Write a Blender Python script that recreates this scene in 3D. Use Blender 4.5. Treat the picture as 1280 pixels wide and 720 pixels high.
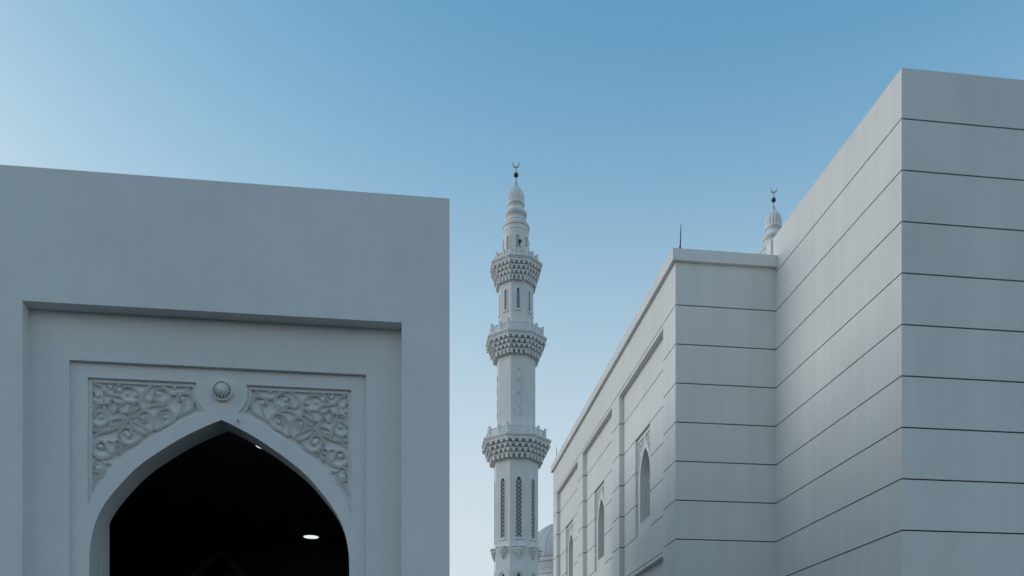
import bpy, bmesh, math, random
from mathutils import Vector, Matrix
from mathutils.geometry import tessellate_polygon

random.seed(7)
for o in list(bpy.data.objects):
    bpy.data.objects.remove(o)
SC = bpy.context.scene
COL = SC.collection
R = math.radians

# ------------------------------------------------------------------ camera
YAW = math.atan2(135, 1084)            # the building axes lie 7 degrees left of the view
cam_d = bpy.data.cameras.new('camera')
cam_d.sensor_width = 36.0
cam_d.lens = 36.0 * 1084 / 1280
cam_d.shift_y = 551 / 1280             # rising front: verticals stay vertical
cam_d.clip_start = 0.05
cam_d.clip_end = 4000
cam = bpy.data.objects.new('camera', cam_d)
cam.location = (0, 0, 1.6)
cam.rotation_euler = (R(90), 0, -YAW)
COL.objects.link(cam)
SC.camera = cam

# ------------------------------------------------------------------ sky, sun, exposure
SUN_EL = 5.3                           # low evening sun, left of the frame
SUN_AZ = -71.0                         # degrees clockwise from +Y
world = bpy.data.worlds.new('World')
SC.world = world
world.use_nodes = True
wn = world.node_tree.nodes
wl = world.node_tree.links
for n in list(wn):
    wn.remove(n)
w_out = wn.new('ShaderNodeOutputWorld')
w_bg = wn.new('ShaderNodeBackground')
sky = wn.new('ShaderNodeTexSky')
sky.sky_type = 'NISHITA'
sky.sun_disc = False
sky.sun_elevation = R(SUN_EL)
sky.sun_rotation = R(SUN_AZ)
sky.altitude = 0
sky.air_density = 1.0
sky.dust_density = 6.0
sky.ozone_density = 3.0
w_bg.inputs['Strength'].default_value = 0.15
# even white balance, and a pale dusty haze that thickens towards the horizon all the way round
w_sc = wn.new('ShaderNodeSeparateColor')
wl.new(sky.outputs[0], w_sc.inputs[0])
w_cc = wn.new('ShaderNodeCombineColor')
for _i, (_k, _g) in enumerate(((2.1, 1.6), (1.15, 1.05), (0.86, 0.80))):
    _m = wn.new('ShaderNodeMath'); _m.operation = 'MULTIPLY'; _m.inputs[1].default_value = 0.6
    _p = wn.new('ShaderNodeMath'); _p.operation = 'POWER'; _p.inputs[1].default_value = _g
    _s = wn.new('ShaderNodeMath'); _s.operation = 'MULTIPLY'; _s.inputs[1].default_value = _k / 0.6
    wl.new(sky.outputs[0], w_sc.inputs[0])
    wl.new(w_sc.outputs[_i], _m.inputs[0]); wl.new(_m.outputs[0], _p.inputs[0]); wl.new(_p.outputs[0], _s.inputs[0])
    _c = wn.new('ShaderNodeMath'); _c.operation = 'SMOOTH_MIN'                    # the glow round the sun stays pale
    _c.inputs[1].default_value = (1.35, 1.45, 1.55)[_i]; _c.inputs[2].default_value = 0.3
    wl.new(_s.outputs[0], _c.inputs[0])
    wl.new(_c.outputs[0], w_cc.inputs[_i])
w_tc = wn.new('ShaderNodeTexCoord')
w_sep = wn.new('ShaderNodeSeparateXYZ')
wl.new(w_tc.outputs['Generated'], w_sep.inputs[0])
def w_math(op, a, b):
    n = wn.new('ShaderNodeMath')
    n.operation = op
    for i, v in enumerate((a, b)):
        if isinstance(v, (int, float)):
            n.inputs[i].default_value = v
        else:
            wl.new(v, n.inputs[i])
    return n.outputs[0]
HAZE_W, HAZE_A = 0.46, 0.95
_q = w_math('POWER', w_math('MULTIPLY', w_math('MAXIMUM', w_sep.outputs['Z'], 0.0), 1 / HAZE_W), 3.0)
_w = w_math('MULTIPLY', w_math('POWER', 0.36788, _q), HAZE_A)
w_mix = wn.new('ShaderNodeMix')
w_mix.data_type = 'RGBA'
wl.new(_w, w_mix.inputs[0])
wl.new(w_cc.outputs[0], w_mix.inputs[6])
w_mix.inputs[7].default_value = (1.15, 1.28, 1.385, 1)
wl.new(w_mix.outputs[2], w_bg.inputs['Color'])
wl.new(w_bg.outputs[0], w_out.inputs[0])

sun_d = bpy.data.lights.new('sun', 'SUN')
sun_d.energy = 0.32
sun_d.angle = R(45)
sun_d.color = (1.0, 0.98, 0.95)
sun = bpy.data.objects.new('sun', sun_d)
_sd = Vector((math.sin(R(SUN_AZ)) * math.cos(R(SUN_EL)), math.cos(R(SUN_AZ)) * math.cos(R(SUN_EL)), math.sin(R(SUN_EL))))
sun.rotation_euler = _sd.to_track_quat('Z', 'Y').to_euler()
sun.location = (-40, 20, 40)
COL.objects.link(sun)

SC.view_settings.view_transform = 'Standard'
SC.view_settings.look = 'None'
SC.view_settings.gamma = 1.0
SC.view_settings.use_curve_mapping = False
SC.view_settings.exposure = 2.0
SC.render.engine = 'CYCLES'
SC.cycles.max_bounces = 6
SC.cycles.use_denoising = True

# ------------------------------------------------------------------ helpers
def obj(name, bm, mat, parent=None, smooth=False, kind=None):
    """link a bmesh given in world coordinates as ONE mesh object (child meshes keep local coordinates)"""
    me = bpy.data.meshes.new(name)
    bmesh.ops.remove_doubles(bm, verts=bm.verts, dist=1e-5)
    bmesh.ops.recalc_face_normals(bm, faces=bm.faces)
    if parent is not None:
        off = Vector((0, 0, 0))
        p = parent
        while p is not None:
            off += p.location
            p = p.parent
        bmesh.ops.translate(bm, verts=bm.verts, vec=-off)
    bm.to_mesh(me)
    bm.free()
    if smooth:
        for p in me.polygons:
            p.use_smooth = True
    me.materials.append(mat)
    o = bpy.data.objects.new(name, me)
    COL.objects.link(o)
    if parent is not None:
        o.parent = parent
    if kind:
        o['kind'] = kind
    return o

def thing(name, label, cat, loc, group=None):
    o = bpy.data.objects.new(name, None)
    o.empty_display_size = 0.5
    COL.objects.link(o)
    o.location = loc
    o['label'] = label
    o['category'] = cat
    if group:
        o['group'] = group
    return o

def share(src, name, parent, loc=(0, 0, 0), rotz=0):
    o = bpy.data.objects.new(name, src)
    COL.objects.link(o)
    o.parent = parent
    o.location = loc
    o.rotation_euler = (0, 0, rotz)
    return o

def box(bm, x0, x1, y0, y1, z0, z1):
    v = [bm.verts.new((x, y, z)) for x in (x0, x1) for y in (y0, y1) for z in (z0, z1)]
    for f in ((0, 1, 3, 2), (4, 6, 7, 5), (0, 4, 5, 1), (2, 3, 7, 6), (0, 2, 6, 4), (1, 5, 7, 3)):
        bm.faces.new([v[i] for i in f])

def tess(bm, loops, m):
    """fill 2-D loops (outer first, then holes) through the mapping m(u, v)"""
    flat = [p for l in loops for p in l]
    vs = [bm.verts.new(m(*p)) for p in flat]
    for t in tessellate_polygon([[Vector((p[0], p[1], 0)) for p in l] for l in loops]):
        if len(set(t)) == 3:
            try:
                bm.faces.new([vs[i] for i in t])
            except ValueError:
                pass

def rim(bm, loop, m0, m1, closed=True):
    a = [bm.verts.new(m0(*p)) for p in loop]
    b = [bm.verts.new(m1(*p)) for p in loop]
    n = len(loop)
    for i in range(n if closed else n - 1):
        j = (i + 1) % n
        bm.faces.new((a[i], a[j], b[j], b[i]))

def prism(bm, loop, m0, m1, holes=()):
    loops = [loop] + list(holes)
    tess(bm, loops, m0)
    tess(bm, loops, m1)
    for l in loops:
        rim(bm, l, m0, m1)

def rect(u0, u1, v0, v1):
    return [(u0, v0), (u1, v0), (u1, v1), (u0, v1)]

def lathe(bm, prof, c=(0, 0), n=32, flute=0, depth=0.0, flo=None):
    """revolve (z, r) about the vertical axis; optional flutes between heights flo"""
    rings = []
    for z, r in prof:
        ring = []
        for i in range(n):
            a = 2 * math.pi * i / n
            rr = r
            if flute and (flo is None or flo[0] < z < flo[1]):
                rr = r * (1 - depth * (1 - abs(math.sin(flute * a / 2))))
            ring.append(bm.verts.new((c[0] + rr * math.cos(a), c[1] + rr * math.sin(a), z)))
        rings.append(ring)
    for a, b in zip(rings, rings[1:]):
        for i in range(n):
            j = (i + 1) % n
            bm.faces.new((a[i], a[j], b[j], b[i]))
    bm.faces.new(rings[0][::-1])
    bm.faces.new(rings[-1])

def tube(bm, pts, r, n=8, taper=None):
    pts = [Vector(p) for p in pts]
    rings = []
    for i, p in enumerate(pts):
        t = (pts[min(i + 1, len(pts) - 1)] - pts[max(i - 1, 0)]).normalized()
        s = t.cross(Vector((0.13, 1, 0.07))).normalized()
        u = s.cross(t)
        rr = r if taper is None else r + (taper - r) * i / (len(pts) - 1)
        rings.append([bm.verts.new(p + rr * (math.cos(2 * math.pi * k / n) * s + math.sin(2 * math.pi * k / n) * u)) for k in range(n)])
    for a, b in zip(rings, rings[1:]):
        for k in range(n):
            j = (k + 1) % n
            bm.faces.new((a[k], a[j], b[j], b[k]))
    bm.faces.new(rings[0][::-1])
    bm.faces.new(rings[-1])

def catmull(pts, k=5, closed=False):
    n = len(pts)
    out = []
    for i in range(n if closed else n - 1):
        g = lambda j: pts[j % n] if closed else pts[min(max(j, 0), n - 1)]
        p0, p1, p2, p3 = g(i - 1), g(i), g(i + 1), g(i + 2)
        for s in range(k):
            t = s / k
            out.append(tuple(0.5 * (2 * b + (c - a) * t + (2 * a - 5 * b + 4 * c - d) * t * t + (3 * b - a - 3 * c + d) * t ** 3)
                             for a, b, c, d in zip(p0, p1, p2, p3)))
    if not closed:
        out.append(tuple(pts[-1]))
    return out

def offset_open(pts, d):
    """offset an open 2-D polyline to its left"""
    out = []
    for i, p in enumerate(pts):
        a = pts[max(i - 1, 0)]
        b = pts[min(i + 1, len(pts) - 1)]
        tx, ty = b[0] - a[0], b[1] - a[1]
        l = math.hypot(tx, ty) or 1
        out.append((p[0] - ty / l * d, p[1] + tx / l * d))
    return out

# ------------------------------------------------------------------ materials
def nodes(name):
    m = bpy.data.materials.new(name)
    m.use_nodes = True
    nt = m.node_tree
    return m, nt, nt.nodes['Principled BSDF']

def masonry(name, col, var=0.06, rough=0.85, grain=90.0, bump=0.25, streak=0.0, speck=0.06):
    m, nt, b = nodes(name)
    N, L = nt.nodes.new, nt.links.new
    geo = N('ShaderNodeNewGeometry')
    n1 = N('ShaderNodeTexNoise')
    n1.inputs['Scale'].default_value = 0.55
    n1.inputs['Detail'].default_value = 6
    n1.inputs['Roughness'].default_value = 0.62
    L(geo.outputs['Position'], n1.inputs['Vector'])
    n2 = N('ShaderNodeTexNoise')
    n2.inputs['Scale'].default_value = grain
    n2.inputs['Detail'].default_value = 3
    L(geo.outputs['Position'], n2.inputs['Vector'])
    st_map = N('ShaderNodeMapping')
    st_map.inputs['Scale'].default_value = (5.0, 5.0, 0.25)
    L(geo.outputs['Position'], st_map.inputs['Vector'])
    n3 = N('ShaderNodeTexNoise')
    n3.inputs['Scale'].default_value = 1.0
    n3.inputs['Detail'].default_value = 4
    L(st_map.outputs[0], n3.inputs['Vector'])
    def rng(src, lo, hi, a=0.3, c=0.7):
        r = N('ShaderNodeMapRange')
        r.inputs[1].default_value, r.inputs[2].default_value = a, c
        r.inputs[3].default_value, r.inputs[4].default_value = lo, hi
        L(src, r.inputs[0])
        return r.outputs[0]
    f1 = rng(n1.outputs['Fac'], 1 - var, 1 + var * 0.4)
    f2 = rng(n2.outputs['Fac'], 1 - speck, 1 + speck * 0.7)
    f3 = rng(n3.outputs['Fac'], 1 - streak, 1.0, 0.35, 0.6)
    mu = N('ShaderNodeMath'); mu.operation = 'MULTIPLY'; L(f1, mu.inputs[0]); L(f2, mu.inputs[1])
    mv = N('ShaderNodeMath'); mv.operation = 'MULTIPLY'; L(mu.outputs[0], mv.inputs[0]); L(f3, mv.inputs[1])
    oi = N('ShaderNodeObjectInfo')                                # every course a touch different
    f4 = rng(oi.outputs['Random'], 0.975, 1.01, 0.0, 1.0)
    mw = N('ShaderNodeMath'); mw.operation = 'MULTIPLY'; L(mv.outputs[0], mw.inputs[0]); L(f4, mw.inputs[1])
    cv = N('ShaderNodeVectorMath'); cv.operation = 'SCALE'
    cv.inputs[0].default_value = col
    L(mw.outputs[0], cv.inputs['Scale'])
    L(cv.outputs[0], b.inputs['Base Color'])
    b.inputs['Roughness'].default_value = rough
    b.inputs['Specular IOR Level'].default_value = 0.25
    bp = N('ShaderNodeBump')
    bp.inputs['Strength'].default_value = bump
    bp.inputs['Distance'].default_value = 0.004
    L(n2.outputs['Fac'], bp.inputs['Height'])
    L(bp.outputs[0], b.inputs['Normal'])
    return m

def plain(name, col, rough=0.5, metal=0.0, emit=None):
    m, nt, b = nodes(name)
    n = nt.nodes.new('ShaderNodeTexNoise')
    n.inputs['Scale'].default_value = 14
    r = nt.nodes.new('ShaderNodeMapRange')
    r.inputs[3].default_value, r.inputs[4].default_value = 0.85, 1.1
    nt.links.new(n.outputs['Fac'], r.inputs[0])
    c = nt.nodes.new('ShaderNodeVectorMath')
    c.operation = 'SCALE'
    c.inputs[0].default_value = col
    nt.links.new(r.outputs[0], c.inputs['Scale'])
    nt.links.new(c.outputs[0], b.inputs['Base Color'])
    b.inputs['Roughness'].default_value = rough
    b.inputs['Metallic'].default_value = metal
    if emit:
        b.inputs['Emission Color'].default_value = (0.86, 0.95, 1.0, 1)
        b.inputs['Emission Strength'].default_value = emit
    return m

M_GATE = masonry('white_render', (0.765, 0.765, 0.75), 0.08, 0.9, 60, 0.5, 0.02, 0.075)
M_CARVE = masonry('carved_plaster', (0.765, 0.765, 0.75), 0.05, 0.85, 110, 0.15)
M_CLAD = masonry('white_cladding', (0.775, 0.765, 0.73), 0.06, 0.85, 60, 0.4, 0.045, 0.06)
M_JOINT = masonry('joint_sealant', (0.02, 0.02, 0.02), 0.1, 0.9, 60, 0.2)
M_MIN = masonry('minaret_concrete', (0.83, 0.82, 0.79), 0.07, 0.85, 12, 0.2, 0.06)
M_SCREEN = masonry('window_screen', (0.52, 0.49, 0.44), 0.06, 0.7, 40, 0.1)
M_PANE = plain('window_pane', (0.14, 0.17, 0.18), 0.15)
M_NICHE = plain('dull_grey_pane', (0.20, 0.22, 0.22), 0.5)  # dull grey of the wing window panes themselves
M_LEAD = masonry('dome_shell', (0.60, 0.61, 0.61), 0.06, 0.6, 20, 0.1, 0.05)
M_BRONZE = plain('bronze', (0.10, 0.085, 0.06), 0.45, 0.7)
M_STEEL = plain('grey_metal', (0.55, 0.55, 0.54), 0.45, 0.5)
M_BLACK = plain('black_metal', (0.02, 0.02, 0.022), 0.5)
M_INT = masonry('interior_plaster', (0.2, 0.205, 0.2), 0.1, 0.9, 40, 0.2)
M_LAMP = plain('lamp_diffuser', (0.8, 0.8, 0.8), 0.5, 0, 0.24)
M_WHITE = plain('white_metal', (0.7, 0.7, 0.7), 0.4)
M_GROUND = masonry('dark_paving', (0.05, 0.05, 0.048), 0.2, 0.9, 30, 0.3)

# ------------------------------------------------------------------ ground
bm = bmesh.new()
tess(bm, [rect(-1500, 1500, -1500, 1500)], lambda u, v: (u, v, 0))
obj('ground', bm, M_GROUND, kind='structure')

# ------------------------------------------------------------------ gatehouse (left)
GX = -2.277                            # centre line of the arch
G0, G1, G2 = 11.0, 11.22, 11.28         # wall face, first recess, arch face
gate = thing('gatehouse', 'white gatehouse with a dark pointed arch and carved corner panels', 'gatehouse', (GX, G0, 0))
ARCH_H = [(0.0, 5.488), (0.172, 5.410), (0.442, 5.266), (0.717, 5.085), (0.995, 4.872), (1.214, 4.636),
          (1.409, 4.373), (1.520, 4.121), (1.574, 3.840), (1.583, 3.554)]
ah = catmull(ARCH_H, 5)
half = ah + [(1.583, 0.0)]
arch = [(-u, v) for u, v in half[::-1]] + half[1:]              # left foot ... apex ... right foot
def gy(y):
    return lambda u, v: (GX + u, y, v)

# outer wall: front with the tall rectangular recess, top, sides, back
X0, X1 = -11.5 - GX, 0.573 - GX
bm = bmesh.new()
u_shape = [(X0, 0), (-2.246, 0), (-2.246, 6.713), (2.247, 6.713), (2.247, 0), (X1, 0), (X1, 8.318), (X0, 8.318)]
prism(bm, u_shape, gy(G0), gy(G1 + 0.02))
obj('front_wall', bm, M_GATE, gate)
bm = bmesh.new()
for a in ((X0 + 0.0, X0 + 0.35), (X1 - 0.35, X1)):
    box(bm, GX + a[0], GX + a[1], G1 + 0.02, 23.0, 0, 8.318)
box(bm, GX + X0 + 0.35, GX + X1 - 0.35, 22.5, 23.0, 0, 8.318)
obj('side_walls', bm, M_GATE, gate)
bm = bmesh.new()
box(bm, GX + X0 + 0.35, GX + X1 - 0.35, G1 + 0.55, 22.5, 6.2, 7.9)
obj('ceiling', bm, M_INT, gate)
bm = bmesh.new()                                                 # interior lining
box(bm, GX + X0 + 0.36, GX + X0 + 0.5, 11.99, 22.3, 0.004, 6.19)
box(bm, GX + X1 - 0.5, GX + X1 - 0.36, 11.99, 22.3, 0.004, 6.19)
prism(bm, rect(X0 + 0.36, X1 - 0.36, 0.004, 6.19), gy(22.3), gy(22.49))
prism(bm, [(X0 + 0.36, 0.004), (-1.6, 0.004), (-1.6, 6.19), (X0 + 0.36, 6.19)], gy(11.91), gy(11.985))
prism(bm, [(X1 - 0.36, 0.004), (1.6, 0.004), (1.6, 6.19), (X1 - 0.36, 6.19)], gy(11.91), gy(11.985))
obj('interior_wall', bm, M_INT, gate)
bm = bmesh.new()                                                 # dim pointed niche on the far wall
na = [(-1.3, 0.1)] + [(u * 0.82, 3.52 + (v - 3.554) * 1.28) for u, v in arch[1:-1]] + [(1.3, 0.1)]
nb = [(u * 0.86, v - 0.10) for u, v in na]
prism(bm, [(u - 2.27, v) for u, v in na], gy(22.2), gy(22.32), [[(u - 2.27, max(v, 0.15)) for u, v in nb]])
obj('niche_moulding', bm, M_WHITE, gate)

# first recess panel with its own shallow rectangular recess
bm = bmesh.new()
prism(bm, [(-2.30, 0), (-1.797, 0), (-1.797, 6.125), (1.797, 6.125), (1.797, 0), (2.30, 0), (2.30, 6.78), (-2.30, 6.78)], gy(G1), gy(G2 + 0.02))
obj('recess_panel', bm, M_GATE, gate)

# arch face with the two sunk spandrels
BC, BR = (0.012, 5.845), 0.318                                   # boss centre, radius of the collar arc
def spandrel(inset):
    off = offset_open(ah, 0.172 + inset)                         # outward of the arch (points run apex -> foot)
    xo, zt, rr = 1.603 - inset, 5.944 - inset, BR + inset
    low = [p for p in off if p[0] < xo and math.hypot(p[0] - 0, p[1] - BC[1]) > rr and p[1] < zt - 0.02 and p[0] > 0.15]
    # lower right tip where the offset curve meets the vertical side
    k = max(i for i, p in enumerate(off) if p[0] < xo)
    if k + 1 < len(off):
        a, b = off[k], off[k + 1]
        t = (xo - a[0]) / (b[0] - a[0])
        tip = (xo, a[1] + t * (b[1] - a[1]))
    else:
        tip = (xo, off[-1][1])
    a0 = math.asin((zt - BC[1]) / rr)
    a1 = math.atan2(low[0][1] - BC[1], low[0][0])
    arc = [(rr * math.cos(a0 + (a1 - a0) * i / 8), BC[1] + rr * math.sin(a0 + (a1 - a0) * i / 8)) for i in range(9)]
    return [(xo, zt)] + arc[:-1] + low + [tip]
so, si = spandrel(0.0), spandrel(0.042)
mirror = lambda l: [(-u, v) for u, v in l][::-1]
D1, D2 = G2 + 0.04, G2 + 0.085
bm = bmesh.new()
face = [(-1.85, 0)] + [(-1.85, 6.18), (1.85, 6.18), (1.85, 0)] + arch[::-1]
tess(bm, [face, so, mirror(so)], gy(G2))
for s_o, s_i in ((so, si), (mirror(so), mirror(si))):
    rim(bm, s_o, gy(G2), gy(D1))
    tess(bm, [s_o, s_i], gy(D1))
    rim(bm, s_i, gy(D1), gy(D2 + 0.002))
rim(bm, arch, gy(G2), gy(G2 + 0.42), closed=False)
tess(bm, [face], gy(G2 + 0.42))
rim(bm, [(-1.85, 0), (-1.85, 6.18), (1.85, 6.18), (1.85, 0)], gy(G2), gy(G2 + 0.42), closed=False)
arch_face = obj('arch_face', bm, M_GATE, gate)
bm = bmesh.new()                                                 # square door lining behind the arch
prism(bm, [(-2.4, 0), (-1.575, 0), (-1.575, 5.9), (1.60, 5.9), (1.60, 0), (2.4, 0), (2.4, 6.18), (-2.4, 6.18)], gy(G2 + 0.421), gy(G2 + 0.72))
obj('door_lining', bm, M_GATE, gate)

# carved scrolls
SCROLLS=[
([(-0.981,5.609),(-0.992,5.708),(-0.947,5.817),(-0.868,5.891),(-0.788,5.917),(-0.709,5.887),(-0.652,5.819),(-0.65,5.736),(-0.709,5.665),(-0.8,5.661),(-0.873,5.643),(-0.936,5.602),(-0.981,5.609)],0.0172),
([(-0.692,5.823),(-0.732,5.869),(-0.794,5.848),(-0.834,5.816),(-0.843,5.763),(-0.811,5.729),(-0.754,5.714)],0.0129),
([(-0.936,5.752),(-0.896,5.701),(-0.822,5.716),(-0.743,5.687),(-0.681,5.717)],0.014),
([(-0.561,5.503),(-0.47,5.567),(-0.387,5.618),(-0.359,5.702),(-0.372,5.779),(-0.43,5.818),(-0.493,5.813),(-0.54,5.775),(-0.536,5.724),(-0.493,5.71)],0.0172),
([(-0.555,5.506),(-0.506,5.595),(-0.487,5.673),(-0.464,5.709)],0.0151),
([(-0.646,5.831),(-0.601,5.798),(-0.538,5.813),(-0.498,5.817)],0.014),
([(-0.407,5.914),(-0.435,5.859),(-0.395,5.802)],0.014),
([(-0.811,5.344),(-0.825,5.456),(-0.798,5.552),(-0.732,5.612),(-0.652,5.615),(-0.601,5.561),(-0.593,5.49),(-0.641,5.429),(-0.72,5.399),(-0.811,5.344)],0.0172),
([(-0.732,5.442),(-0.741,5.519),(-0.715,5.556),(-0.669,5.546)],0.0129),
([(-1.15,5.524),(-1.099,5.485),(-1.046,5.508),(-0.992,5.564),(-0.924,5.576),(-0.868,5.537),(-0.836,5.456),(-0.845,5.361),(-0.924,5.308),(-1.015,5.318),(-1.082,5.372),(-1.133,5.443)],0.0172),
([(-0.992,5.502),(-1.024,5.465),(-0.992,5.431),(-0.936,5.451),(-0.924,5.499),(-0.958,5.527)],0.0129),
([(-1.105,5.45),(-1.037,5.423),(-0.97,5.391),(-0.896,5.341)],0.0161),
([(-1.57,5.898),(-1.547,5.8),(-1.497,5.743)],0.0161),
([(-1.57,5.898),(-1.469,5.868),(-1.419,5.818)],0.0161),
([(-1.313,5.787),(-1.279,5.86),(-1.217,5.91),(-1.139,5.919)],0.0151),
([(-1.229,5.815),(-1.184,5.87),(-1.105,5.87),(-1.037,5.824),(-1.001,5.732)],0.0151),
([(-1.386,5.849),(-1.363,5.903),(-1.324,5.904),(-1.305,5.852)],0.0118),
([(-1.441,5.779),(-1.374,5.767),(-1.307,5.75),(-1.229,5.742),(-1.172,5.686),(-1.094,5.678),(-1.026,5.695)],0.0151),
([(-1.598,5.651),(-1.564,5.609),(-1.492,5.636),(-1.441,5.64)],0.014),
([(-1.586,5.675),(-1.589,5.716),(-1.553,5.729)],0.0118),
([(-1.441,5.758),(-1.43,5.641),(-1.417,5.559),(-1.374,5.479),(-1.361,5.397),(-1.324,5.343),(-1.24,5.367),(-1.172,5.417),(-1.159,5.477),(-1.217,5.533),(-1.273,5.589)],0.0151),
([(-1.408,5.642),(-1.363,5.618),(-1.332,5.528),(-1.282,5.571),(-1.26,5.611),(-1.193,5.652),(-1.279,5.657),(-1.318,5.695),(-1.361,5.677),(-1.35,5.645),(-1.408,5.642)],0.0097),
([(-1.139,5.534),(-1.116,5.608),(-1.06,5.667),(-1.001,5.673),(-1.017,5.607),(-1.082,5.56),(-1.139,5.534)],0.0118),
([(-1.262,5.608),(-1.206,5.555),(-1.139,5.534)],0.0151),
([(-1.441,5.615),(-1.531,5.599),(-1.584,5.54),(-1.595,5.457),(-1.542,5.387),(-1.464,5.367),(-1.408,5.395),(-1.383,5.455)],0.0161),
([(-1.553,5.465),(-1.525,5.525),(-1.462,5.551)],0.014),
([(-1.352,5.372),(-1.341,5.431),(-1.262,5.46),(-1.204,5.463),(-1.217,5.401),(-1.285,5.375),(-1.352,5.372)],0.0118),
([(-1.262,5.231),(-1.242,5.314),(-1.184,5.358),(-1.116,5.349),(-1.091,5.291),(-1.116,5.225)],0.0161),
([(-1.592,5.329),(-1.531,5.376),(-1.473,5.334),(-1.531,5.294),(-1.592,5.329)],0.0108),
([(-1.46,5.29),(-1.562,5.203),(-1.584,5.105),(-1.539,5.011),(-1.447,4.97),(-1.352,5.001),(-1.299,5.089),(-1.325,5.171),(-1.394,5.182)],0.0172),
([(-1.512,5.081),(-1.506,5.143),(-1.466,5.172),(-1.418,5.154),(-1.394,5.092),(-1.365,5.056)],0.014),
([(-1.584,5.161),(-1.512,5.26),(-1.394,5.3),(-1.302,5.324)],0.014),
([(-1.315,5.158),(-1.262,5.19),(-1.229,5.154),(-1.273,5.118),(-1.315,5.158)],0.0097),
([(-1.256,5.022),(-1.236,5.092),(-1.183,5.152),(-1.127,5.151),(-1.143,5.12),(-1.209,5.09),(-1.256,5.022)],0.0118),
([(-1.249,5.271),(-1.207,5.187),(-1.127,5.149),(-1.048,5.18),(-0.991,5.24),(-0.981,5.31)],0.0161),
([(-0.971,5.255),(-0.944,5.284),(-0.917,5.271)],0.0118),
([(-1.427,4.891),(-1.46,4.956),(-1.525,4.956),(-1.578,4.885),(-1.565,4.814),(-1.499,4.788),(-1.44,4.818),(-1.42,4.891)],0.0151),
([(-1.552,4.838),(-1.541,4.883),(-1.499,4.895)],0.0118),
([(-1.598,5.036),(-1.584,4.954),(-1.558,4.899)],0.0151),
([(-1.594,4.774),(-1.594,4.664),(-1.578,4.598),(-1.536,4.693),(-1.46,4.776),(-1.42,4.849)],0.0151),
([(-1.405,4.889),(-1.348,4.907)],0.0129)]
BUDS=[(-0.783,5.803,0.032),(-0.487,5.75,0.029),(-0.584,5.899,0.027),(-0.692,5.512,0.032),(-0.964,5.491,0.029),(-1.503,5.749,0.027),(-1.425,5.823,0.026),(-1.54,5.685,0.029),(-1.352,5.86,0.029),(-1.245,5.824,0.034),(-1.161,5.785,0.026),(-1.049,5.767,0.029),(-1.464,5.484,0.027),(-1.441,5.394,0.023),(-1.167,5.288,0.032),(-0.692,5.74,0.024),(-1.466,5.107,0.034),(-1.365,5.062,0.024),(-1.143,5.262,0.032),(-1.502,4.839,0.034)]

def stroke(bm, pts, w, y, h, sx):
    closed = math.hypot(pts[0][0] - pts[-1][0], pts[0][1] - pts[-1][1]) < 1e-4
    p = catmull(pts[:-1] if closed else pts, 4, closed)
    n = len(p)
    rows = []
    prof = ((-1.0, 0.0), (-0.93, 0.8), (-0.6, 1.0), (0.0, 0.5), (0.6, 1.0), (0.93, 0.8), (1.0, 0.0))
    for i in range(n):
        a = p[i - 1] if (closed or i) else p[0]
        b = p[(i + 1) % n] if (closed or i < n - 1) else p[-1]
        tx, tz = b[0] - a[0], b[1] - a[1]
        l = math.hypot(tx, tz) or 1
        f = 1.0 if closed else max(0.35, min(1.0, 0.35 + 3.2 * min(i, n - 1 - i) / n))
        rows.append([bm.verts.new((GX + sx * (p[i][0] - tz / l * q * w * f), y - h * g * (0.6 + 0.4 * f), p[i][1] + tx / l * q * w * f)) for q, g in prof])
    for i in range(n if closed else n - 1):
        r0, r1 = rows[i], rows[(i + 1) % n]
        for k in range(len(prof) - 1):
            bm.faces.new((r0[k], r0[k + 1], r1[k + 1], r1[k]))
    if not closed:
        bm.faces.new(rows[0]); bm.faces.new(rows[-1][::-1])
for sx, loop in ((1, mirror(si)), (-1, si)):
    bm = bmesh.new()
    tess(bm, [loop], gy(D2))
    panel = obj('carved_spandrel', bm, M_CARVE, gate)
    for i, (pts, w) in enumerate(SCROLLS):
        bm = bmesh.new()
        stroke(bm, pts, w * 1.05, D2 + 0.001 + 0.0006 * (i % 5), 0.048 + 0.0015 * (i % 4), sx)
        obj('scroll', bm, M_CARVE, panel, smooth=True)
    for bx_, bz_, br_ in BUDS:
        bm = bmesh.new()
        bmesh.ops.create_uvsphere(bm, u_segments=12, v_segments=8, radius=br_)
        bmesh.ops.scale(bm, vec=(1.1, 1.7, 1.1), verts=bm.verts)
        bmesh.ops.translate(bm, verts=bm.verts, vec=(GX + sx * bx_, D2, bz_))
        obj('bud', bm, M_CARVE, panel, smooth=True)

# fluted boss above the apex
def ring_y(bm, prof, n, flute=0, depth=0.0):
    rings = []
    for y, r in prof:
        ring = []
        for i in range(n):
            a = 2 * math.pi * i / n
            rr = r * (1 - depth * (1 - abs(math.sin(flute * a / 2)))) if flute else r
            ring.append(bm.verts.new((GX + BC[0] + rr * math.cos(a), y, BC[1] + rr * math.sin(a))))
        rings.append(ring)
    for a, b in zip(rings, rings[1:]):
        for i in range(n):
            bm.faces.new((a[i], a[(i + 1) % n], b[(i + 1) % n], b[i]))
    bm.faces.new(rings[-1])
bm = bmesh.new()
ring_y(bm, [(G2 + 0.01, 0.132), (G2 - 0.035, 0.132), (G2 - 0.048, 0.124), (G2 - 0.048, 0.112), (G2 - 0.015, 0.106)], 48)
boss = obj('boss', bm, M_CARVE, gate, smooth=False)
bm = bmesh.new()
ring_y(bm, [(G2 - 0.016 - 0.10 * math.sin(t * math.pi / 16), 0.104 * math.cos(t * math.pi / 16) + 0.002) for t in range(9)], 112, 14, 0.30)
obj('fluted_dome', bm, M_CARVE, boss, smooth=True)
bm = bmesh.new()                                                 # small dark hook right of the apex
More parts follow.
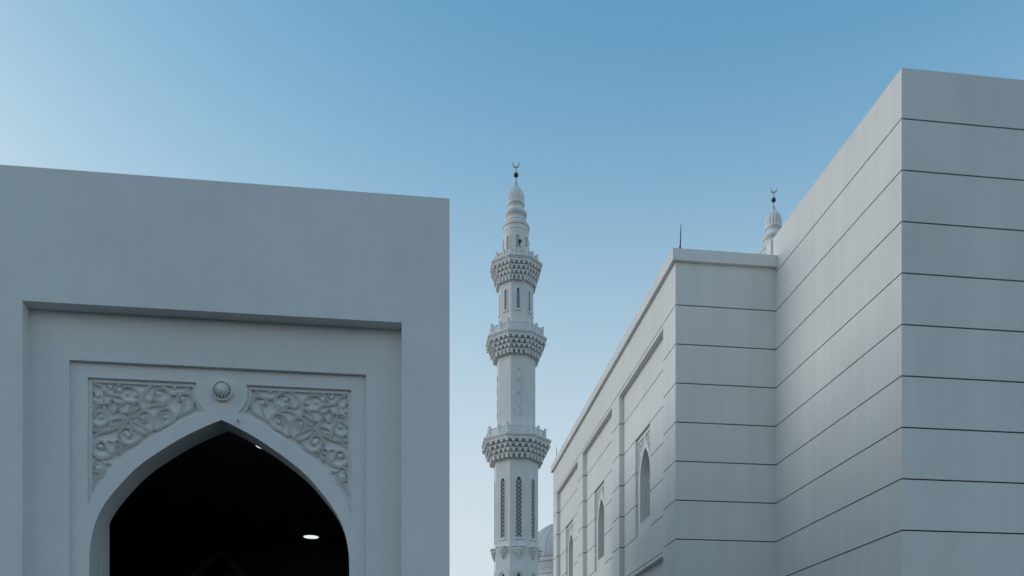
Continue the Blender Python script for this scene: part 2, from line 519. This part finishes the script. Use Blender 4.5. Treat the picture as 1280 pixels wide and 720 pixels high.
tube(bm, [(GX + 0.205, G2 + 0.01, 5.475), (GX + 0.205, G2 - 0.05, 5.475), (GX + 0.212, G2 - 0.055, 5.455)], 0.008, 6)
obj('hook', bm, M_BLACK, gate)

# round lamps on the passage ceiling
for yy, lab in ((14.35, 'round white ceiling lamp cut by the edge of the dark arch'),
                (21.03, 'round white ceiling lamp deeper inside the dark arch')):
    t = thing('ceiling_lamp', lab, 'lamp', (-2.19, yy, 6.2), 'lamps on the passage ceiling')
    bm = bmesh.new()
    lathe(bm, [(6.2, 0.195), (6.165, 0.195), (6.16, 0.185)], (-2.19, yy), 32)
    obj('housing', bm, M_WHITE, t)
    bm = bmesh.new()
    lathe(bm, [(6.161, 0.175), (6.15, 0.172), (6.142, 0.12), (6.139, 0.02)], (-2.19, yy), 32)
    obj('diffuser', bm, M_LAMP, t, smooth=True)

# ------------------------------------------------------------------ mosque building (right)
mosque = thing('mosque_building', 'white stone clad building with tall corner block and lower arched window wing', 'building', (7.245, 11.92, 0))
TX, TY, TYB, XE = 7.245, 11.92, 16.40, 24.0
JOINT, STEP, GAP = 9.80, 0.755, 0.022
levels = [JOINT - STEP * k for k in range(12, -2, -1)]            # joint heights, bottom to top
bands = [(0.0, levels[0])] + list(zip(levels, levels[1:])) + [(levels[-1], 11.30)]
def flat(z):
    return lambda u, v: (u, v, z)
def course(bm, loop, z0, z1):
    """a course with a hair of chamfer along its top and bottom edges"""
    prism(bm, loop, flat(z0), flat(z1))

bm = bmesh.new()
box(bm, TX + 0.03, XE - 0.03, TY + 0.03, TYB - 0.03, 0, 11.0)
tall = obj('tall_block', bm, M_JOINT, mosque)
for z0, z1 in bands:
    bm = bmesh.new()
    course(bm, rect(TX, XE, TY, TYB), z0 + GAP / 2 if z0 else 0, z1 - GAP / 2 if z1 < 11.2 else 11.30)
    obj('stone_course', bm, M_CLAD, tall)
bm = bmesh.new()                                                  # narrow upstand where the block meets the wing roof
box(bm, 7.205, 7.60, TYB + 0.01, TYB + 0.22, 10.3, 11.28)
obj('roof_upstand', bm, M_CLAD, mosque)

WX, WY, WYE = 5.211, 16.25, 30.10
RX = WX + 0.12                                                    # face of the recessed bays
BAYS = [(17.06, 20.68), (21.42, 25.04), (25.78, 29.40)]
WIN = [19.02, 23.38, 27.74]
FW = 0.60                                                         # half width of the window recess
def outline(bay_depth, win):
    """plan of one wing course, bays set back by bay_depth, window pockets cut if win"""
    p = [(TX + 0.01, WY), (WX, WY)]
    for (a, b), wc in zip(BAYS, WIN):
        if bay_depth > 0:
            p += [(WX, a), (WX + bay_depth, a)]
            if win:
                p += [(WX + bay_depth, wc - FW), (5.95, wc - FW), (5.95, wc + FW), (WX + bay_depth, wc + FW)]
            p += [(WX + bay_depth, b), (WX, b)]
    p += [(WX, WYE), (XE - 2, WYE), (XE - 2, TYB + 0.25), (TX + 0.01, TYB + 0.25)]
    return p
bm = bmesh.new()
core = [(TX + 0.02, WY + 0.03), (WX + 0.03, WY + 0.03)]
for a, b in BAYS:
    core += [(WX + 0.03, a - 0.03), (RX + 0.03, a - 0.03), (RX + 0.03, b + 0.03), (WX + 0.03, b + 0.03)]
core += [(WX + 0.03, WYE - 0.03), (WX + 0.5, WYE - 0.03)]
core = core[:]
# dark backing strips behind the joints, clear of the window pockets
segs = [(WY + 0.03, BAYS[0][0] - 0.03, WX + 0.03)]
for (a, b), wc, nx in zip(BAYS, WIN, [c[0] for c in BAYS[1:]] + [WYE]):
    segs += [(a - 0.03, wc - FW - 0.03, RX + 0.03), (wc + FW + 0.03, b + 0.03, RX + 0.03), (b + 0.03, nx - 0.03, WX + 0.03)]
for a, b, x in segs:
    box(bm, x, 5.9, a, b, 5.3, 9.6)
    box(bm, x + (0.13 if x > WX + 0.1 else 0), 5.9, a, b, 0.0, 5.29)
    box(bm, WX + 0.03, 5.9, a, b, 9.76, 10.4)
box(bm, 5.91, TX, WY + 0.03, WY + 0.2, 0.0, 10.4)
wing = obj('side_wing', bm, M_JOINT, mosque)
wing['label'] = 'lower wing with recessed bays and pointed windows'
for z0, z1 in [b for b in bands if b[1] < 9.9]:
    win = 6.0 < (z0 + z1) / 2 < 8.3
    deep = 0.24 if z1 < 5.4 else 0.12
    zt = z1 - GAP / 2
    lint = 0.0
    if abs(z1 - JOINT) < 0.01 or abs(z1 - (JOINT - 6 * STEP)) < 0.01:
        lint = 0.075                                              # header strip above the recess
    bm = bmesh.new()
    course(bm, outline(deep, win), z0 + GAP / 2 if z0 else 0, zt - lint)
    obj('stone_course', bm, M_CLAD, wing)
    if lint:
        bm = bmesh.new()
        course(bm, outline(0.0 if z1 > 9 else 0.12, False), zt - lint + 0.0005, zt)
        obj('lintel_course', bm, M_CLAD, wing)
bm = bmesh.new()
course(bm, outline(0, False), JOINT + GAP / 2, 10.628)
obj('stone_course', bm, M_CLAD, wing)
# parapet cornice, slightly proud on the two visible sides, hollow behind so the roof is a roof
bm = bmesh.new()
P = 0.075
co = [(TX, WY - P), (WX - P, WY - P), (WX - P, WYE + P), (XE - 2 + P, WYE + P), (XE - 2 + P, TYB + 0.24), (XE - 2.3, TYB + 0.24), (XE - 2.3, WYE - 0.25), (WX + 0.25, WYE - 0.25), (WX + 0.25, WY + 0.13), (TX, WY + 0.13)]
prism(bm, co, flat(10.63), flat(10.855))
obj('cornice', bm, M_CLAD, mosque)

# pointed windows in the bays
def pointed(w, z0, zs, za, n=9):
    """closed outline of a pointed opening (u, v), from lower left round to lower right"""
    c = (w * w - (za - zs) ** 2) / (2 * w)                        # centre offset for an arc through foot and apex
    r = w - c
    right = []
    for i in range(n + 1):
        a = math.atan2(za - zs, -c) * i / n
        right.append((c + r * math.cos(a), zs + r * math.sin(a)))
    return [(-w, z0)] + [(-u, v) for u, v in right] + [(u, v) for u, v in right[::-1][1:]] + [(w, z0)]
def spiral(cx, cz, r, a0, turns, d, n=14):
    return [(cx + r * (1 - 0.75 * i / n) * math.cos(a0 + d * turns * 2 * math.pi * i / n),
             cz + r * (1 - 0.75 * i / n) * math.sin(a0 + d * turns * 2 * math.pi * i / n)) for i in range(n + 1)]
def relief(bm, pts, w, h, m):
    n = len(pts)
    rows = []
    for i in range(n):
        a, b = pts[max(i - 1, 0)], pts[min(i + 1, n - 1)]
        tx, tz = b[0] - a[0], b[1] - a[1]
        l = math.hypot(tx, tz) or 1
        rows.append([bm.verts.new(m(pts[i][0] - tz / l * q * w, pts[i][1] + tx / l * q * w, g * h)) for q, g in ((-1, 0), (-0.5, 1), (0.5, 1), (1, 0))])
    for r0, r1 in zip(rows, rows[1:]):
        for k in range(3):
            bm.faces.new((r0[k], r0[k + 1], r1[k + 1], r1[k]))
Z0, Z1 = JOINT - 5 * STEP, JOINT - 2 * STEP                       # 6.025 .. 8.29
FX = RX + 0.055                                                   # face of the window surround
win_meshes = None
for wi, wc in enumerate(WIN):
    root = bpy.data.objects.new('window', None)
    COL.objects.link(root)
    root.parent = mosque
    root.location = Vector((FX, wc, 0)) - mosque.location
    if win_meshes is None:
        w0 = Vector((FX, wc, 0))
        wx = lambda x: (lambda u, v: (FX + x, wc + u, v))
        op = pointed(0.40, 6.30, 7.28, 7.93)
        sp = pointed(0.50, 6.18, 7.30, 8.08)
        bm = bmesh.new()
        outer = rect(-FW + 0.004, FW - 0.004, Z0 + 0.005, Z1 - 0.005)
        # raised arch band, sunk spandrel field above it
        field = [(-0.52, 7.40), (-0.52, 8.20), (0.52, 8.20), (0.52, 7.40)]
        band = [p for p in sp if p[1] > 7.40]
        fl = [(-0.54, 7.42), (-0.54, 8.21), (-0.02, 8.21)] + [p for p in band if p[0] < -0.015 and p[1] > 7.43][::-1] + [(-0.505, 7.42)]
        fr = mirror(fl)
        tess(bm, [outer, op, fl, fr], wx(0))
        rim(bm, outer, wx(0), wx(0.3))
        rim(bm, op, wx(0), wx(0.26))
        for l in (fl, fr):
            rim(bm, l, wx(0), wx(0.03))
        bmesh.ops.translate(bm, verts=bm.verts, vec=(0, 0, 0))
        surround = obj('surround', bm, M_CLAD, root)
        bm = bmesh.new()
        for l in (fl, fr):
            tess(bm, [l], wx(0.03))
        mm = lambda u, v, h: (FX + 0.031 - h, wc + u, v)
        for s in (-1, 1):
            for (cx, cz, r, a0, t, d) in ((0.40, 8.08, 0.11, 3.4, 1.3, 1), (0.20, 8.12, 0.08, 0.2, 1.2, -1), (0.44, 7.84, 0.09, 1.6, 1.3, 1), (0.30, 7.96, 0.07, 4.4, 1.1, -1), (0.48, 7.64, 0.055, 1.6, 1.2, -1), (0.06, 8.16, 0.045, 1, 1, 1)):
                relief(bm, [(s * u, v) for u, v in spiral(cx, cz, r, a0, t, d)], 0.016, 0.028, mm)
        carve = obj('carved_field', bm, M_CARVE, root)
        bm = bmesh.new()
        tess(bm, [rect(-0.55, 0.55, 6.2, 8.05)], wx(0.24))
        pane = obj('pane', bm, M_NICHE, root)
        bm = bmesh.new()
        for u in (-0.385, -0.13, 0.13, 0.385):
            box(bm, FX + 0.19, FX + 0.235, wc + u - 0.022, wc + u + 0.022, 6.30, 7.9 - abs(u) * 0.8)
        box(bm, FX + 0.195, FX + 0.232, wc - 0.38, wc + 0.38, 7.26, 7.30)
        mul = obj('mullion', bm, M_CLAD, root)
        win_meshes = [(o.name.split('.')[0], o.data) for o in (surround, carve, pane, mul)]
    else:
        for n_, d_ in win_meshes:
            share(d_, n_, root)

# lightning rods on the wing parapet
def rod(x, y, z, h, lean, lab):
    bm = bmesh.new()
    tube(bm, [(0, 0, 0), (lean * 0.5, 0, h * 0.5), (lean, 0, h)], 0.014, 8, 0.007)
    lathe(bm, [(0.0, 0.05), (0.02, 0.05), (0.045, 0.022), (0.09, 0.02)], (0, 0), 12)
    o = obj('lightning_rod', bm, M_BLACK)
    o.location = (x, y, z)
    o['label'] = lab; o['category'] = 'lightning rod'; o['group'] = 'lightning rods on the parapet'
rod(5.31, 16.28, 10.855, 0.52, 0.02, 'thin dark lightning rod on the near corner of the lower parapet')
rod(5.27, 29.75, 10.855, 0.55, 0.0, 'thin lightning rod at the far parapet end next to the minaret')

# ------------------------------------------------------------------ minarets
T8 = math.tan(math.pi / 8)
def octo(r, rot=math.pi / 8):
    return [(r * math.cos(rot + k * math.pi / 4), r * math.sin(rot + k * math.pi / 4)) for k in range(8)]
def ring8(bm, r, z0, z1, r1=None):
    a = [bm.verts.new((x, y, z0)) for x, y in octo(r)]
    b = [bm.verts.new((x, y, z1)) for x, y in octo(r1 or r)]
    for i in range(8):
        j = (i + 1) % 8
        bm.faces.new((a[i], a[j], b[j], b[i]))
    bm.faces.new(a[::-1]); bm.faces.new(b)
def facemap(k, ap, d=0.0):
    """map (u, v) on octagon face k (apothem ap), d metres inward"""
    a = k * math.pi / 4
    ca, sa = math.cos(a), math.sin(a)
    return lambda u, v: ((ap - d) * ca - u * sa, (ap - d) * sa + u * ca, v)

minaret = thing('minaret', 'tall white minaret with three balconies standing between the two buildings', 'minaret', (10.894, 84.3, 0), 'twin minarets')
mroot = bpy.data.objects.new('build_origin', None)               # parts are modelled about the origin, then parented
def part(name, bm, mat, smooth=False, kind=None, parent=None):
    o = obj(name, bm, mat, None, smooth, kind)
    o.parent = parent or minaret
    return o

def lattice(bm, m3, u0, u1, v0, v1, step, w, t):
    """diagonal bars clipped to a rectangle; m3(u, v, depth)"""
    for s in (1, -1):
        c = (u0 + u1) / 2
        lo = v0 - (u1 - u0)
        k = 0
        while lo + k * step < v1:
            pts = []
            vv = lo + k * step
            a = (u0, vv) if s > 0 else (u1, vv)
            b = (u1, vv + (u1 - u0)) if s > 0 else (u0, vv + (u1 - u0))
            k += 1
            du, dv = b[0] - a[0], b[1] - a[1]
            ta, tb = 0.0, 1.0
            ta = max(ta, (v0 - a[1]) / dv); tb = min(tb, (v1 - a[1]) / dv)
            if tb - ta < 0.05:
                continue
            p = (a[0] + du * ta, a[1] + dv * ta); q = (a[0] + du * tb, a[1] + dv * tb)
            l = math.hypot(du, dv)
            nx, ny = -dv / l * w / 2, du / l * w / 2
            loop = [(p[0] + nx, p[1] + ny), (q[0] + nx, q[1] + ny), (q[0] - nx, q[1] - ny), (p[0] - nx, p[1] - ny)]
            prism(bm, loop, lambda u, v: m3(u, v, 0), lambda u, v: m3(u, v, t))

def shaft(name, r, z0, z1, hole):
    ap = r * math.cos(math.pi / 8)
    hw = ap * T8
    bm = bmesh.new()
    for k in range(8):
        hs = [hole] if hole else []
        tess(bm, [rect(-hw, hw, z0, z1)] + hs, facemap(k, ap))
        if hole:
            rim(bm, hole, facemap(k, ap), facemap(k, ap, 0.22))
    part(name, bm, M_MIN)
    return ap

def shaft_windows(ap, w, z0, zs, za, step, bar):
    """proud surround, dark pane and lattice on each of the eight faces"""
    for k in range(8):
        hole = pointed(w, z0, zs, za, 6)
        outl = [(-w - 0.09, z0 - 0.1)] + [(u * (1 + 0.09 / w), v + 0.02 + 0.09 * (v - z0) / (za - z0)) for u, v in hole[1:-1]] + [(w + 0.09, z0 - 0.1)]
        bm = bmesh.new()
        prism(bm, outl, facemap(k, ap, -0.05), facemap(k, ap, 0.02), [pointed(w - 0.004, z0 + 0.002, zs, za - 0.004, 6)])
        prism(bm, rect(-w - 0.15, w + 0.15, z0 - 0.2, z0 - 0.101), facemap(k, ap, -0.10), facemap(k, ap, 0.02))
        win = part('window', bm, M_MIN)
        bm = bmesh.new()
        tess(bm, [rect(-w - 0.05, w + 0.05, z0 - 0.05, za + 0.05)], facemap(k, ap, 0.215))
        part('pane', bm, M_PANE, parent=win)
        bm = bmesh.new()
        a = k * math.pi / 4
        ca, sa = math.cos(a), math.sin(a)
        def m3(u, v, d):
            return ((ap - 0.05 - d) * ca - u * sa, (ap - 0.05 - d) * sa + u * ca, v)
        lattice(bm, m3, -w, w, z0, zs + (za - zs) * 0.45, step, bar, 0.05)
        part('lattice', bm, M_SCREEN, parent=win)

def u_block(w, h, n=5):
    """U-shaped corbel face: flat top, rounded bottom"""
    r = w / 2
    return [(-r, 0), (r, 0)] + [(r * math.cos(-math.pi * i / n), -h + r + r * math.sin(-math.pi * i / n)) for i in range(n + 1)]

def balcony(rs, rr, z0, zr, rb, bh, tiers=4):
    """muqarnas flaring from shaft radius rs to rim rr, then rim and balustrade"""
    c8 = math.cos(math.pi / 8)
    as_, ar = rs * c8, rr * c8
    zt = zr - 0.42
    h = (zt - z0) / tiers
    bm = bmesh.new()
    for i in range(tiers):
        zb = z0 + i * h
        f0 = i / tiers
        f1 = (i + 1) / tiers
        ease = lambda f: as_ + (ar - as_ - 0.10) * (0.25 + 0.75 * f) ** 0.95
        a1 = ease(f1) if i < tiers - 1 else ar - 0.08
        a0 = as_ + 0.02 if i == 0 else ease(f0) - 0.12
        ring8(bm, (a0 - 0.10) / c8, zb - 0.001, zb + h * 0.62)                          # hollow behind the corbels
        ring8(bm, (a0 - 0.02) / c8, zb + h * 0.6201, zb + h * 0.70, (a1 - 0.03) / c8)
        ring8(bm, a1 / c8, zb + h * 0.7001, zb + h * 0.998)                             # projecting lip
        wf = 2 * a1 * T8
        cell = wf / 4
        us = [(-1.5 + j) * cell for j in range(4)] if i % 2 == 0 else [(-1 + j) * cell for j in range(3)] + [2 * cell - 0.05]
        bw, bh_ = cell * 0.50, h * (0.66 if i else 1.0)
        zc = zb + h * 0.702
        for k in range(8):
            a = k * math.pi / 4
            ca, sa = math.cos(a), math.sin(a)
            for u0 in us:
                f = lambda d: (lambda u, v: ((a1 - d) * ca - (u + u0) * sa, (a1 - d) * sa + (u + u0) * ca, zc + v))
                prism(bm, u_block(bw, bh_), f(0.02), f(a1 - a0 + 0.16))
                for s_ in (-1, 1):                                # haunches that round the hollow into an arch
                    q = bw / 2
                    e = (cell - bw) / 2 * 0.8
                    prism(bm, [(s_ * q, 0.0), (s_ * (q + e), 0.0), (s_ * (q + e * 0.35), -h * 0.10), (s_ * q, -h * 0.26)], f(0.035), f(a1 - a0 + 0.12))
    part('muqarnas', bm, M_MIN, kind='stuff')
    bm = bmesh.new()
    ring8(bm, rr - 0.10, zt, zt + 0.12)
    ring8(bm, rr - 0.03, zt + 0.121, zt + 0.24)
    ring8(bm, rr + 0.04, zt + 0.241, zr)
    part('balcony_slab', bm, M_MIN)
    ab = rb * c8
    wb = 2 * ab * T8
    ps = 0.20
    pm = None
    for k in range(8):
        a = k * math.pi / 4
        for u in (-wb / 2, 0.0):
            x, y = ab * math.cos(a) - u * math.sin(a), ab * math.sin(a) + u * math.cos(a)
            if pm is None:
                bm = bmesh.new()
                box(bm, -ps / 2, ps / 2, -ps / 2, ps / 2, 0, bh)
                box(bm, -ps * 0.62, ps * 0.62, -ps * 0.62, ps * 0.62, bh + 0.0005, bh + 0.06)
                ring = [bm.verts.new((sx * ps * 0.5, sy * ps * 0.5, bh + 0.0605)) for sx, sy in ((-1, -1), (1, -1), (1, 1), (-1, 1))]
                tip = bm.verts.new((0, 0, bh + 0.2))
                for q in range(4):
                    bm.faces.new((ring[q], ring[(q + 1) % 4], tip))
                p = part('baluster_post', bm, M_MIN)
                pm = p.data
                p.location = (x, y, zr); p.rotation_euler = (0, 0, a)
            else:
                share(pm, 'baluster_post', minaret, (x, y, zr), a)
    pw = wb / 2 - ps
    bm = bmesh.new()
    h0, h1, e = 0.06, bh - 0.16, 0.06
    box(bm, -0.05, 0.05, -pw / 2, pw / 2, h0, h0 + e)
    box(bm, -0.05, 0.05, -pw / 2, pw / 2, h1 - e, h1)
    box(bm, -0.05, 0.05, -pw / 2, -pw / 2 + e, h0 + e, h1 - e)
    box(bm, -0.05, 0.05, pw / 2 - e, pw / 2, h0 + e, h1 - e)
    lattice(bm, lambda u, v, d: (0.035 - d, u, v), -pw / 2 + e, pw / 2 - e, h0 + e, h1 - e, 0.22, 0.045, 0.05)
    panel = None
    for k in range(8):
        a = k * math.pi / 4
        for u in (-wb / 4, wb / 4):
            x, y = ab * math.cos(a) - u * math.sin(a), ab * math.sin(a) + u * math.cos(a)
            if panel is None:
                p = part('balustrade_panel', bm, M_MIN)
                panel = p.data
                p.location = (x, y, zr); p.rotation_euler = (0, 0, a)
            else:
                share(panel, 'balustrade_panel', minaret, (x, y, zr), a)

# plinth and the three octagonal shafts
bm = bmesh.new()
box(bm, -2.7, 2.7, -2.7, 2.7, 0, 9.0)
box(bm, -2.9, 2.9, -2.9, 2.9, 9.001, 9.4)
part('plinth', bm, M_MIN)
bm = bmesh.new()
ring8(bm, 2.34, 9.401, 11.9)
part('shaft_foot', bm, M_MIN)
def low_hole():
    return pointed(0.30, 12.6, 15.9, 16.55, 6)
ap1 = shaft('lower_shaft', 2.23, 11.9, 18.2, low_hole())
for k in range(8):                                                # arched surrounds at the foot of the tall shaft
    bm = bmesh.new()
    prism(bm, pointed(0.80, 12.0, 16.2, 17.05, 8), facemap(k, ap1, -0.07), facemap(k, ap1, 0.02), [pointed(0.55, 12.2, 15.95, 16.72, 8)])
    s_ = part('arched_surround', bm, M_MIN)
    bm = bmesh.new()
    tess(bm, [rect(-0.33, 0.33, 12.5, 16.6)], facemap(k, ap1, 0.21))
    part('pane', bm, M_PANE, parent=s_)
h1 = pointed(0.27, 19.95, 25.2, 25.75, 6)
shaft('main_shaft', 2.23, 18.2, 28.6, h1)
shaft_windows(ap1, 0.27, 19.95, 25.2, 25.75, 0.40, 0.095)
corb = None
for k in range(8):                                                # small stepped corbels below the windows
    if corb is None:
        bm = bmesh.new()
        for j, (zz, hh, rr_, dd) in enumerate(((18.72, 0.26, 0.52, 0.42), (18.45, 0.265, 0.38, 0.30), (18.20, 0.245, 0.25, 0.20))):
            nseg = 8
            half_o = [(-rr_, -0.02)] + [(rr_ * math.cos(math.pi - math.pi * i / nseg), dd * math.sin(math.pi * i / nseg)) for i in range(nseg + 1)] + [(rr_, -0.02)]
            prism(bm, half_o, lambda u, v: (ap1 + v, u, zz), lambda u, v: (ap1 + v * 1.0, u, zz + hh * 0.98))
            for q in range(4 - j):
                uu = (q - (3 - j) / 2) * rr_ * 0.5
                prism(bm, u_block(rr_ * 0.32, 0.24), lambda u, v: (ap1 + dd * 0.55, u + uu, zz + 0.02 + v), lambda u, v: (ap1 + dd * 0.98 - abs(uu) * 0.5, u + uu, zz + 0.02 + v))
        box(bm, ap1 - 0.02, ap1 + 0.46, -0.56, 0.56, 18.981, 19.08)
        lathe(bm, [(17.92, 0.03), (17.98, 0.09), (18.08, 0.08), (18.19, 0.14)], (ap1 + 0.10, 0), 10)
        c_ = part('corbel', bm, M_MIN)
        corb = c_.data
    else:
        share(corb, 'corbel', minaret, (0, 0, 0), k * math.pi / 4)
balcony(2.23, 3.50, 27.55, 29.58, 2.93, 1.02)

ap2 = shaft('middle_shaft', 1.95, 28.4, 38.6, None)
chain = [(0, 0), (0.40, 0.52), (0, 1.04), (0.40, 1.50), (0.40, 1.85), (0.13, 2.12), (0, 2.28)]
for k in range(0, 8, 2):                                          # raised interlaced diamonds on alternate faces
    bm = bmesh.new()
    a = k * math.pi / 4
    for s in (-1, 1):
        for d in (-1, 1):
            pts = [(s * u, 34.0 + d * (2.28 - v)) for u, v in chain]
            for p, q in zip(pts, pts[1:]):
                relief(bm, [p, q], 0.040, 0.055, lambda u, v, h_: facemap(k, ap2, -h_)(u, v))
    part('diamond_relief', bm, M_MIN)
balcony(1.95, 3.07, 37.62, 39.55, 2.68, 0.98)

h3 = pointed(0.15, 42.05, 43.75, 44.05, 6)
ap3 = shaft('upper_shaft', 1.75, 38.5, 45.6, h3)
shaft_windows(ap3, 0.15, 42.05, 43.75, 44.05, 0.17, 0.055)
balcony(1.75, 2.63, 44.78, 46.85, 2.12, 0.78)

bm = bmesh.new()
lathe(bm, [(45.5, 1.24), (50.05, 1.24), (50.06, 1.27), (50.16, 1.27), (50.17, 1.24), (50.48, 1.24), (50.52, 1.32), (50.72, 1.33), (50.80, 1.26)], (0, 0), 48)
part('lantern_drum', bm, M_MIN)
for k in range(8):
    a = k * math.pi / 4 
    bm = bmesh.new()
    prism(bm, pointed(0.23, 47.2, 49.15, 49.5, 5), facemap(k, 1.30), facemap(k, 1.15), [pointed(0.15, 47.28, 49.1, 49.38, 5)])
    n_ = part('niche', bm, M_MIN)
    bm = bmesh.new()
    tess(bm, [rect(-0.16, 0.16, 47.27, 49.4)], facemap(k, 1.252))
    part('pane', bm, M_SCREEN, parent=n_)
bm = bmesh.new()
lathe(bm, [(50.79, 1.28), (50.86, 1.05), (51.0, 0.96), (51.12, 0.95), (51.13, 1.0), (51.24, 1.0), (51.25, 0.92), (51.45, 0.88), (51.55, 0.92), (51.62, 0.90), (51.68, 0.98),
           (51.80, 1.06), (51.95, 1.09), (52.10, 1.05), (52.22, 0.92), (52.30, 0.80), (52.38, 0.70), (52.55, 0.66), (52.66, 0.68), (52.72, 0.75), (52.80, 0.78)], (0, 0), 48)
part('ringed_neck', bm, M_MIN, smooth=False)
bm = bmesh.new()
lathe(bm, [(52.79, 0.76), (52.86, 0.84), (53.0, 0.86), (53.01, 0.80), (53.25, 0.83), (53.5, 0.83), (53.75, 0.81), (54.0, 0.75), (54.2, 0.66), (54.4, 0.54), (54.58, 0.41), (54.75, 0.27), (54.88, 0.18)], (0, 0), 112, 16, 0.13, (53.005, 54.85))
part('fluted_bulb', bm, M_MIN, smooth=True)
bm = bmesh.new()
lathe(bm, [(54.86, 0.20), (55.0, 0.15), (55.3, 0.08), (55.45, 0.05), (55.5, 0.10), (55.56, 0.11), (55.62, 0.06), (55.68, 0.06)], (0, 0), 16)
lathe(bm, [(56.05, 0.05), (56.12, 0.11), (56.3, 0.075), (56.62, 0.05)], (0, 0), 16)
fin = part('finial', bm, M_STEEL, smooth=True)
bm = bmesh.new()
bmesh.ops.create_uvsphere(bm, u_segments=20, v_segments=12, radius=0.24)
bmesh.ops.translate(bm, verts=bm.verts, vec=(0, 0, 55.87))
part('ball', bm, M_BRONZE, smooth=True, parent=fin)
bm = bmesh.new()
pts_o, pts_i = [], []
for i in range(25):
    a = R(148) + R(244) * i / 24
    pts_o.append((0.37 * math.cos(a), 56.95 + 0.37 * math.sin(a)))
for i in range(25):
    a = R(152) + R(236) * i / 24
    pts_i.append((0.285 * math.cos(a), 57.00 + 0.275 * math.sin(a)))
cres = pts_o + pts_i[::-1]
prism(bm, cres, lambda u, v: (u, -0.05, v), lambda u, v: (u, 0.05, v))
part('crescent', bm, M_STEEL, parent=fin)
bpy.data.objects.remove(mroot)

second = thing('minaret', 'minaret top with crescent peeking above the roof of the right building', 'minaret', (37.64, 85.0, 0), 'twin minarets')
for ch in list(minaret.children):
    c = ch.copy(); COL.objects.link(c); c.parent = second
    for g in list(ch.children):
        d = g.copy(); COL.objects.link(d); d.parent = c

# loudspeaker on the top balcony
t = thing('loudspeaker', 'small black horn loudspeaker on the top balcony of the minaret', 'loudspeaker', (11.05, 82.75, 46.85))
bm = bmesh.new()
tube(bm, [(11.05, 82.75, 46.85), (11.05, 82.75, 48.3)], 0.025)
obj('mast', bm, M_BLACK, t)
bm = bmesh.new()
tube(bm, [(11.05, 82.85, 48.4), (11.05, 82.6, 48.4), (11.05, 82.45, 48.4)], 0.08, 12, 0.17)
obj('horn', bm, M_BLACK, t)

# ------------------------------------------------------------------ domed hall far behind
DX, DY, DZ, DR = 18.54, 98.5, 20.6, 4.76
hall = thing('domed_hall', 'pale ribbed dome on a drum rising behind the minaret and the wing', 'building', (DX, DY, 0))
bm = bmesh.new()
box(bm, DX - 6, DX + 14, DY - 6, DY + 10, 0, 16.6)
obj('wall', bm, M_CLAD, hall)
bm = bmesh.new()
lathe(bm, [(16.601, DR - 0.05), (18.9, DR - 0.05), (18.901, DR + 0.1), (19.1, DR + 0.1), (19.101, DR - 0.05), (20.25, DR - 0.05), (20.251, DR + 0.10), (20.45, DR + 0.16), (20.46, DR + 0.04), (DZ, DR + 0.02)], (DX, DY), 96)
drum = obj('drum', bm, M_CLAD, hall)
bm = bmesh.new()
for k in range(96):
    a = 2 * math.pi * k / 96
    ca, sa = math.cos(a), math.sin(a)
    f = lambda d: (lambda u, v: (DX + (DR - 0.06 + d) * ca - u * sa, DY + (DR - 0.06 + d) * sa + u * ca, v))
    prism(bm, [(-0.05, 19.11), (0.05, 19.11), (0.05, 19.9), (0.0, 20.15), (-0.05, 19.9)], f(0), f(0.07))
    lattice(bm, lambda u, v, d: f(0.06 - d)(u, v), -0.155, 0.155, 19.15, 20.2, 0.21, 0.05, 0.06)
obj('drum_frieze', bm, M_CARVE, hall, kind='stuff')
bm = bmesh.new()
prof = [(DZ + DR * 1.0 * math.sin(t * math.pi / 40), max(DR * math.cos(t * math.pi / 40), 0.02)) for t in range(21)]
lathe(bm, prof, (DX, DY), 96)
dome = obj('dome', bm, M_LEAD, hall, smooth=True)
bm = bmesh.new()
lathe(bm, [(DZ + DR - 0.1, 0.3), (DZ + DR + 0.4, 0.25), (DZ + DR + 0.7, 0.1), (DZ + DR + 1.0, 0.22), (DZ + DR + 1.3, 0.1), (DZ + DR + 2.4, 0.03)], (DX, DY), 16)
obj('finial', bm, M_STEEL, dome, smooth=True)
for k in range(24):
    a = 2 * math.pi * (k + 0.3) / 24
    bm = bmesh.new()
    tube(bm, [(DX + (r_ + 0.005) * math.cos(a), DY + (r_ + 0.005) * math.sin(a), z_) for z_, r_ in prof[:-1]], 0.045, 6)
    obj('rib', bm, M_LEAD, dome, smooth=True)
